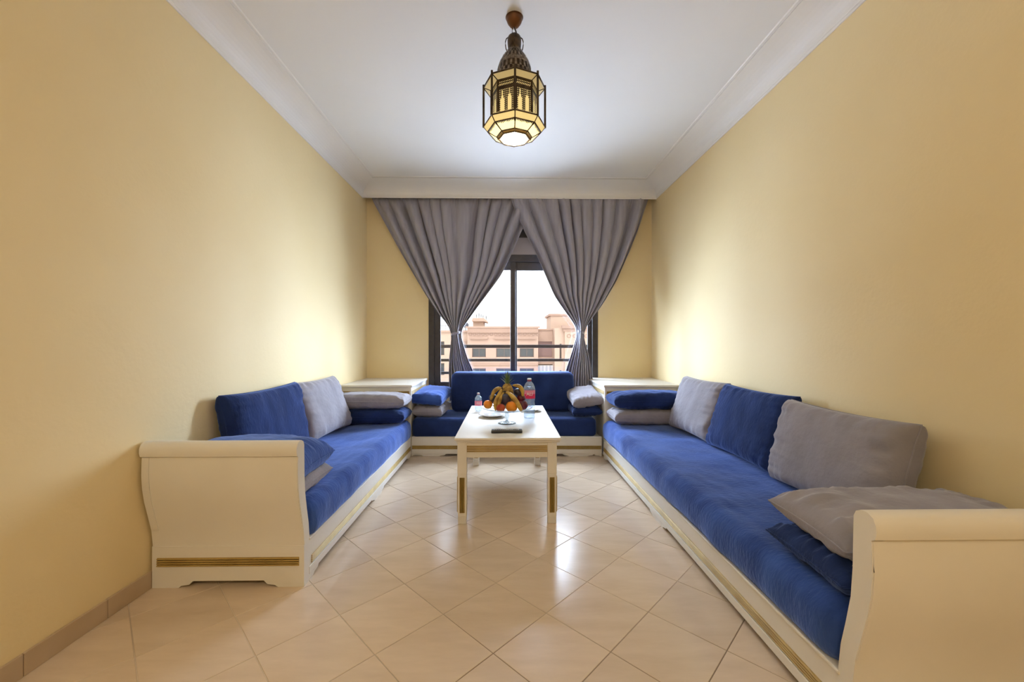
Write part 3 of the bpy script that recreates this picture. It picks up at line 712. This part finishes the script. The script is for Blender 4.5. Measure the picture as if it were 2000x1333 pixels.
# pierced dome: lattice of small plates over a dark liner
dome = [(.098, 2.470), (.099, 2.485), (.096, 2.510), (.089, 2.545), (.079, 2.575), (.066, 2.602), (.052, 2.622), (.044, 2.634), (.040, 2.642)]
MB().lathe([(r_-.004, z) for r_, z in dome], LXc, LYc, 32).make('dome', 'brass', ln, smooth=True)
mb = MB()
for j in range(len(dome)-1):
    (r0, z0), (r1, z1) = dome[j], dome[j+1]
    for k in range(48):
        if (k+j) % 2 and j % 3 != 0: continue
        a0, a1 = 2*PI*k/48, 2*PI*(k+.92)/48
        mb.add([(LXc+r0*math.cos(a0), LYc+r0*math.sin(a0), z0), (LXc+r0*math.cos(a1), LYc+r0*math.sin(a1), z0), (LXc+r1*math.cos(a1), LYc+r1*math.sin(a1), z1), (LXc+r1*math.cos(a0), LYc+r1*math.sin(a0), z1)], [(0, 1, 2, 3)])
mb.make('filigree', 'tin', ln, kind='stuff')
def oct_pt(k, r_, z): a = PI/4*k-PI/2; return Vector((LXc+r_*math.cos(a), LYc+r_*math.sin(a), z))
RO, RI = .163, .122
def panel4(a, b, c_, d, th, mname, nm, par, inset=0.0):
    a, b, c_, d = map(Vector, (a, b, c_, d)); ce = (a+b+c_+d)/4
    q = [ce+(p-ce)*(1-inset) for p in (a, b, c_, d)]; nr = (q[1]-q[0]).cross(q[3]-q[0]).normalized()*th/2
    return MB().add([p+nr for p in q]+[p-nr for p in q], [(0, 1, 2, 3), (7, 6, 5, 4), (0, 4, 5, 1), (1, 5, 6, 2), (2, 6, 7, 3), (3, 7, 4, 0)]).make(nm, mname, par)
ZT, ZTi, ZBo, ZBi, ZL, ZK = 2.447, 2.432, 2.240, 2.213, 2.186, 2.176
bars = MB()
for k in range(8):
    p, q = lambda r_, z: oct_pt(k, r_, z), lambda r_, z: oct_pt(k+1, r_, z)
    panel4(p(RO, ZT), q(RO, ZT), q(RI, ZTi), p(RI, ZTi), .002, 'lamp_top', 'glass_pane', ln, .06)
    panel4(p(RI, ZTi), q(RI, ZTi), q(RI, 2.252), p(RI, 2.252), .002, 'lamp_mid', 'glass_pane', ln, .02)
    panel4(p(RI, 2.252), q(RI, 2.252), q(RO, ZBo+.006), p(RO, ZBo+.006), .002, 'lamp_top', 'glass_pane', ln, .03)
    panel4(p(RO, ZBo), q(RO, ZBo), q(.142, ZBi), p(.142, ZBi), .002, 'lamp_mid', 'glass_pane', ln, .05)
    panel4(p(.138, ZBi), q(.138, ZBi), q(.094, ZL), p(.094, ZL), .002, 'lamp_low', 'glass_pane', ln, .07)
    # outer rod
    a, b = p(RO, ZT+.014), p(RO, ZBo-.004)
    MB().tube([a, b], .0062, 6).make('rod', 'brass', ln)
    for (r_, z) in ((RO, ZT), (RI, ZTi), (RI, 2.252), (RO, ZBo), (.141, ZBi), (.093, ZL), (.080, ZK)):
        bars.tube([p(r_, z), q(r_, z)], .0040, 5)
    bars.tube([p(RO, ZT), p(RI, ZTi)], .0028, 5); bars.tube([p(RI, ZTi), p(RI, 2.252)], .0055, 5)
    bars.tube([p(RO, ZBo), p(.141, ZBi), p(.093, ZL), p(.080, ZK)], .0032, 5)
    bars.tube([p(.08, 2.47), p(RO, ZT)], .003, 5)
    # roof plate between dome and top rim
    panel4(p(RO, ZT+.003), q(RO, ZT+.003), q(.090, 2.478), p(.090, 2.478), .0015, 'brass', 'roof_plate', ln)
    # pierced collar above the bottom glass
    panel4(p(.093, ZL), q(.093, ZL), q(.080, ZK), p(.080, ZK), .002, 'gold', 'collar', ln)
    # fretwork screen in front of the body glass
    A, B_ = p(RI+.004, 2.428), q(RI+.004, 2.428); wd = (B_-A); hh = 2.428-2.256; fr = MB()
    nxc, nzc = 22, 34
    nrm = Vector((wd.y, -wd.x, 0)).normalized()
    def solid(u, v):
        if u < .10 or u > .90 or v < .06 or v > .94 or abs(v-.25) < .03: return True
        if v < .25: return (int(u*nxc)+int(v*nzc)) % 2 == 0 or int(v*nzc) % 3 == 0
        for c0 in (.30, .70):
            dx = abs(u-c0); t = (v-.25)/.75
            if .10 < t < .92:
                wdt = .035+.0*t if t < .30 else (.055+.25*(t-.30) if t < .42 else .115-(.0 if t < .9 else 0))
                if dx < wdt: return False
        return (int(u*nxc)+int(v*nzc)) % 2 == 0 or (int(u*nxc) % 2 == 0)
    for i in range(nxc):
        for j in range(nzc):
            u, v = (i+.5)/nxc, (j+.5)/nzc
            if solid(u, v):
                pa = A+wd*((i-.05)/nxc); pb = A+wd*((i+1.05)/nxc); za = 2.428-hh*(j-.05)/nzc; zb_ = 2.428-hh*(j+1.05)/nzc
                fr.add([(pa.x, pa.y, za), (pb.x, pb.y, za), (pb.x, pb.y, zb_), (pa.x, pa.y, zb_)], [(0, 1, 2, 3)])
    fr.make('fretwork', 'brass', ln)
    # small fretwork scallop at the head of each lower pane
    sc = MB(); a0, b0, a1, b1 = p(.139, ZBi-.002), q(.139, ZBi-.002), p(.098, ZL-.002), q(.098, ZL-.002)
    for i in range(12):
        u = (i+.5)/12; dep = .16+.14*abs(math.cos(u*PI*3))
        x0_ = a0.lerp(b0, i/12); x1_ = a0.lerp(b0, (i+1)/12); y0_ = a0.lerp(b0, u).lerp(a1.lerp(b1, u), dep)
        sc.add([x0_, x1_, y0_], [(0, 1, 2)])
    sc.make('scallop', 'brass', ln)
bars.make('frame', 'brass', ln, smooth=True)
MB().add([oct_pt(k, .078, 2.1765) for k in range(8)]+[oct_pt(k, .060, 2.170) for k in range(8)], [(k, (k+1) % 8, 8+(k+1) % 8, 8+k) for k in range(8)]+[tuple(range(8, 16))]).make('bottom_glass', 'lamp_bot', ln)
MB().ball((LXc, LYc, 2.28), .028, nu=16, nv=10).make('bulb', 'bulb', ln, smooth=True)
for sx in (-.062, .062):
    MB().ball((LXc+sx*1.35, LYc, 2.175), .006, nu=8, nv=6).make('knob', 'brass', ln, smooth=True)
pd = bpy.data.lights.new('lantern_glow', 'POINT'); pd.energy = 4; pd.color = (1, .82, .5); pd.shadow_soft_size = .05
po = bpy.data.objects.new('lantern_glow', pd); COL.objects.link(po); po.location = (LXc, LYc, 2.13)

# ------------------------------------------------------------------ things on the table
Z0 = TZ+.0005
# remote control, lying across the table
rc = root('remote_control', (.006, 2.565, Z0), 'black remote control with grey buttons at the front of the coffee table', 'remote control')
ol = []
for k in range(25):
    t = k/24; x = -.098+.196*t; ol.append((x, -.022-.003*math.cos(2*PI*t)))
for k in range(25):
    t = 1-k/24; x = -.098+.196*t; ol.append((x, .022+.003*math.cos(2*PI*t)))
mb = MB(); n = len(ol); cxr, cyr = .006, 2.565
v = [(cxr+x*.98, cyr+y*.9, Z0) for x, y in ol]+[(cxr+x, cyr+y, Z0+.006) for x, y in ol]+[(cxr+x, cyr+y, Z0+.014) for x, y in ol]+[(cxr+x*.97, cyr+y*.86, Z0+.019) for x, y in ol]
f = [(q*n+k, q*n+(k+1) % n, (q+1)*n+(k+1) % n, (q+1)*n+k) for q in range(3) for k in range(n)]+[tuple(range(n)), tuple(range(3*n, 4*n))]
mb.add(v, f).make('shell', 'remote', rc, smooth=True, auto=True)
for a in range(13):
    for b in range(3):
        x = cxr-.078+a*.0125; y = cyr-.011+b*.011
        MB().box(x-.0040, x+.0040, y-.0032, y+.0032, Z0+.018, Z0+.0225, .001).make('button', 'button', rc)
# footed glass bowl
BX, BY = .008, 2.86
fb = root('footed_fruit_bowl', (BX, BY, Z0), 'clear footed glass fruit bowl in the middle of the coffee table', 'bowl')
MB().lathe([(.064, Z0), (.064, Z0+.003), (.045, Z0+.007), (.018, Z0+.012), (.010, Z0+.020)], BX, BY, 40).make('foot', 'glass', fb, smooth=True)
MB().lathe([(.010, Z0+.018), (.009, Z0+.030), (.014, Z0+.042), (.018, Z0+.052), (.014, Z0+.062), (.010, Z0+.070), (.014, Z0+.080)], BX, BY, 32).make('stem', 'glass', fb, smooth=True)
mod = lambda a, z: 1+(.030*math.cos(16*a) if z > Z0+.100 else 0)
MB().lathe([(.012, Z0+.079), (.060, Z0+.083), (.110, Z0+.090), (.150, Z0+.101), (.180, Z0+.114), (.183, Z0+.117), (.179, Z0+.117), (.148, Z0+.105), (.108, Z0+.094), (.058, Z0+.087), (.0, Z0+.086)], BX, BY, 96, cap=False, mod=mod).make('dish', 'glass', fb, smooth=True)
BZ = Z0+.096
def fruit(name, x, y, z, r_, m, label, cat, group=None, sz=1, dimple=True, stem=False):
    fn = (lambda d: 1-.10*max(0, abs(d.z)-.80)/.2*1.0) if dimple else None
    o = MB().ball((x, y, z), r_, sz=sz, nu=24, nv=16, fn=fn).make(name, m, smooth=True, label=label, cat=cat, group=group)
    if stem: MB().tube([(x, y, z+r_*sz*.88), (x+.003, y, z+r_*sz*1.15)], .0018, 5).make('stem', 'cable', o)
    return o
fruit('orange', .040, 2.765, BZ+.036, .040, 'orange', 'bright orange in front centre of the fruit bowl', 'fruit')
fruit('orange', -.125, 2.83, BZ+.042, .032, 'orange', 'small orange at the left edge of the fruit bowl', 'fruit')
fruit('apple', -.035, 2.755, BZ+.029, .031, 'apple', 'red apple between the orange and the left bananas', 'fruit', stem=True)
fruit('plum', -.005, 2.80, BZ+.082, .040, 'plum', 'dark purple plum above the red apple in the bowl', 'fruit', sz=1.1)
fruit('apple', .118, 2.82, BZ+.038, .036, 'grape', 'dark red apple at the right edge of the fruit bowl', 'fruit', stem=True)
fruit('apple', .108, 2.86, BZ+.080, .032, 'grape', 'dark red apple lying higher up on the right of the bowl', 'fruit')
fruit('plum', -.090, 2.84, BZ+.085, .030, 'plum', 'dark plum tucked under the left banana', 'fruit')
fruit('plum', .085, 2.86, BZ+.125, .028, 'plum', 'dark plum under the right arched banana', 'fruit')
fruit('orange', -.055, 2.90, BZ+.040, .036, 'orange', 'orange hidden at the back left of the fruit bowl', 'fruit')
fruit('apple', .065, 2.92, BZ+.042, .036, 'apple', 'red apple at the back of the bowl behind the pineapple', 'fruit')
def banana(pts, label, r_=.0150):
    P = [Vector(p) for p in pts]; C_ = []
    for k in range(13):
        t = k/12*(len(P)-1); i = min(int(t), len(P)-2); u = t-i
        p0 = P[max(i-1, 0)]; p1 = P[i]; p2 = P[i+1]; p3 = P[min(i+2, len(P)-1)]
        C_.append(.5*((2*p1)+(p2-p0)*u+(2*p0-5*p1+4*p2-p3)*u*u+(3*p1-p0-3*p2+p3)*u**3))
    rr = [r_*max(.22, math.sin(PI*(.06+.90*k/12))**.5) for k in range(13)]
    o = MB().tube(C_, rr, 6).make('banana', 'banana', smooth=True, label=label, cat='fruit')
    MB().tube([C_[-1], C_[-1]+(C_[-1]-C_[-2]).normalized()*.016], .0035, 5).make('stem', 'plum', o)
banana([(.108, 2.735, BZ+.010), (.082, 2.745, BZ+.055), (.045, 2.775, BZ+.105), (.004, 2.81, BZ+.130)], 'yellow banana slanting down to the right across the bowl', .018)
banana([(-.068, 2.755, BZ+.012), (-.072, 2.765, BZ+.060), (-.050, 2.79, BZ+.110), (-.030, 2.82, BZ+.150)], 'greenish yellow banana hanging down left of the red apple')
banana([(-.105, 2.80, BZ+.075), (-.085, 2.80, BZ+.130), (-.055, 2.82, BZ+.155), (-.025, 2.84, BZ+.150)], 'short arched banana at the upper left of the fruit pile')
banana([(.118, 2.82, BZ+.100), (.115, 2.825, BZ+.140), (.090, 2.84, BZ+.170), (.050, 2.86, BZ+.172)], 'arched banana at the upper right of the fruit pile')
banana([(-.045, 2.745, BZ+.010), (-.048, 2.755, BZ+.055), (-.035, 2.775, BZ+.095), (-.018, 2.80, BZ+.128)], 'narrow banana standing beside the dark plum', .013)
pn = root('pineapple', (.010, 2.87, BZ), 'upright pineapple with green crown at the top of the fruit bowl', 'fruit')
mb = MB(); mb.ball((.010, 2.87, BZ+.095), .048, sz=1.95, nu=26, nv=22, fn=lambda d: 1+.05*math.cos(13*math.atan2(d.y, d.x)+8*d.z)*math.cos(13*d.z*1.2))
mb.make('body', 'pine', pn, smooth=True)
cz = BZ+.175
for k in range(26):
    lv = k/26; a = k*2.399; tilt = .75*(1-lv)+.05; ln_ = .055+.035*lv; w = .0075-.003*lv
    d = Vector((math.cos(a)*math.sin(tilt), math.sin(a)*math.sin(tilt), math.cos(tilt))); sd = Vector((-math.sin(a), math.cos(a), 0))
    b0 = Vector((.010, 2.87, cz+.012*lv*2))+Vector((math.cos(a), math.sin(a), 0))*.008*(1-lv)
    p1 = b0+d*ln_*.5; p2 = b0+d*ln_+Vector((math.cos(a), math.sin(a), 0))*.012*(1-lv); nn = d.cross(sd)*.0012
    MB().add([b0-sd*w, b0+sd*w, p1+sd*w*.8, p1-sd*w*.8, p2, b0+nn*2, p1+nn*2], [(0, 5, 6, 3), (5, 1, 2, 6), (3, 6, 4), (6, 2, 4), (0, 3, 2, 1), (3, 4, 2)]).make('leaf', 'leaf', pn)

# bottles
def bottle(x, y, H, R, label, small):
    r_ = root('water_bottle', (x, y, Z0), label, 'bottle')
    if small: prof = [(.7, 0), (.96, .02), (1, .06), (.97, .20), (1, .30), (1, .58), (.99, .62), (.90, .72), (.66, .80), (.40, .86), (.34, .88), (.34, .93)]
    else: prof = [(.72, 0), (.95, .015), (.98, .05), (.93, .08), (.98, .11), (.93, .15), (.98, .18), (.93, .22), (.98, .25), (.94, .29), (.98, .32), (.94, .36), (.90, .42), (.97, .46), (1, .50), (1, .72), (.99, .74), (.90, .80), (.66, .87), (.40, .91), (.33, .925), (.33, .955)]
    sq = lambda a, z: 1
    MB().lathe([(R*a, Z0+H*b) for a, b in prof], x, y, 32, mod=sq).make('body', 'plastic', r_, smooth=True)
    MB().lathe([(R*a*.95, Z0+.002+H*b*.985) for a, b in prof if b < .84], x, y, 24).make('water', 'water', r_, smooth=True)
    z0, z1 = (.30, .56) if small else (.50, .71)
    zm = z0+(z1-z0)*.55
    MB().lathe([(R*1.012, Z0+H*z0), (R*1.014, Z0+H*zm)], x, y, 32, cap=False).make('label_band', 'label' if not small else 'label2', r_, smooth=True)
    MB().lathe([(R*1.014, Z0+H*zm), (R*1.012, Z0+H*z1)], x, y, 32, cap=False).make('label_band', 'label2', r_, smooth=True)
    MB().lathe([(R*.36, Z0+H*.925), (R*.37, Z0+H*.965)], x, y, 20).make('neck_ring', 'capred', r_, smooth=True)
    MB().lathe([(R*.37, Z0+H*.965), (R*.38, Z0+H*.99), (R*.34, Z0+H)], x, y, 20).make('cap', 'capwhite', r_, smooth=True)
    # white lettering bent round the label
    cu = bpy.data.curves.new('lettering', 'FONT'); cu.body = 'ALI'; cu.size = H*.115 if not small else H*.14; cu.align_x = 'CENTER'; cu.extrude = .0004
    to = bpy.data.objects.new('lettering', cu); COL.objects.link(to)
    dg = bpy.context.evaluated_depsgraph_get(); me = bpy.data.meshes.new_from_object(to.evaluated_get(dg)); bpy.data.objects.remove(to)
    zc = Z0+H*(zm-.035); vv = []
    for q in me.vertices:
        a = q.co.x/R; rr = R*1.03+q.co.z; vv.append((x+rr*math.sin(a), y-rr*math.cos(a), zc+q.co.y))
    ff = [tuple(p.vertices) for p in me.polygons]
    MB().add(vv, ff).make('lettering', 'lettering', r_)
bottle(.178, 3.06, .300, .0440, 'tall clear water bottle with red and pink label on the right of the coffee table', False)
bottle(-.230, 3.38, .150, .0300, 'small water bottle with pink label at the back left of the coffee table', True)
# plates
def plate(x, y, R, label, nap):
    o = root('plate', (x, y, Z0), label, 'plate')
    MB().lathe([(R*.52, Z0), (R*.55, Z0+.002), (R*.75, Z0+.010), (R, Z0+.020), (R*1.0, Z0+.022), (R*.97, Z0+.022), (R*.74, Z0+.013), (R*.54, Z0+.006), (0, Z0+.005)], x, y, 48, cap=False).make('dish', 'porcelain', o, smooth=True)
    if nap:
        q = MB(); n = 12; v = []; f = []
        ang = .3
        for layer in range(2):
            b = len(v)
            for i in range(n+1):
                for j in range(n+1):
                    a, c2 = (i/n-.5)*R*1.25, (j/n-.5)*R*.95
                    X, Y = a*math.cos(ang+layer*.1)-c2*math.sin(ang), a*math.sin(ang)+c2*math.cos(ang)
                    v.append((x+X, y+Y, Z0+.022+layer*.003+.004*noise.noise(Vector((X*30, Y*30, layer)))))
            for i in range(n):
                for j in range(n): k = b+i*(n+1)+j; f.append((k, k+1, k+n+2, k+n+1))
        q.add(v, f).make('paper_napkin', 'napkin', smooth=True, label='folded pale printed napkin on the left plate', cat='napkin')
plate(-.105, 3.12, .105, 'white plate with a folded napkin left of the fruit bowl', True)
plate(.205, 3.37, .095, 'white plate behind the tall water bottle', False)
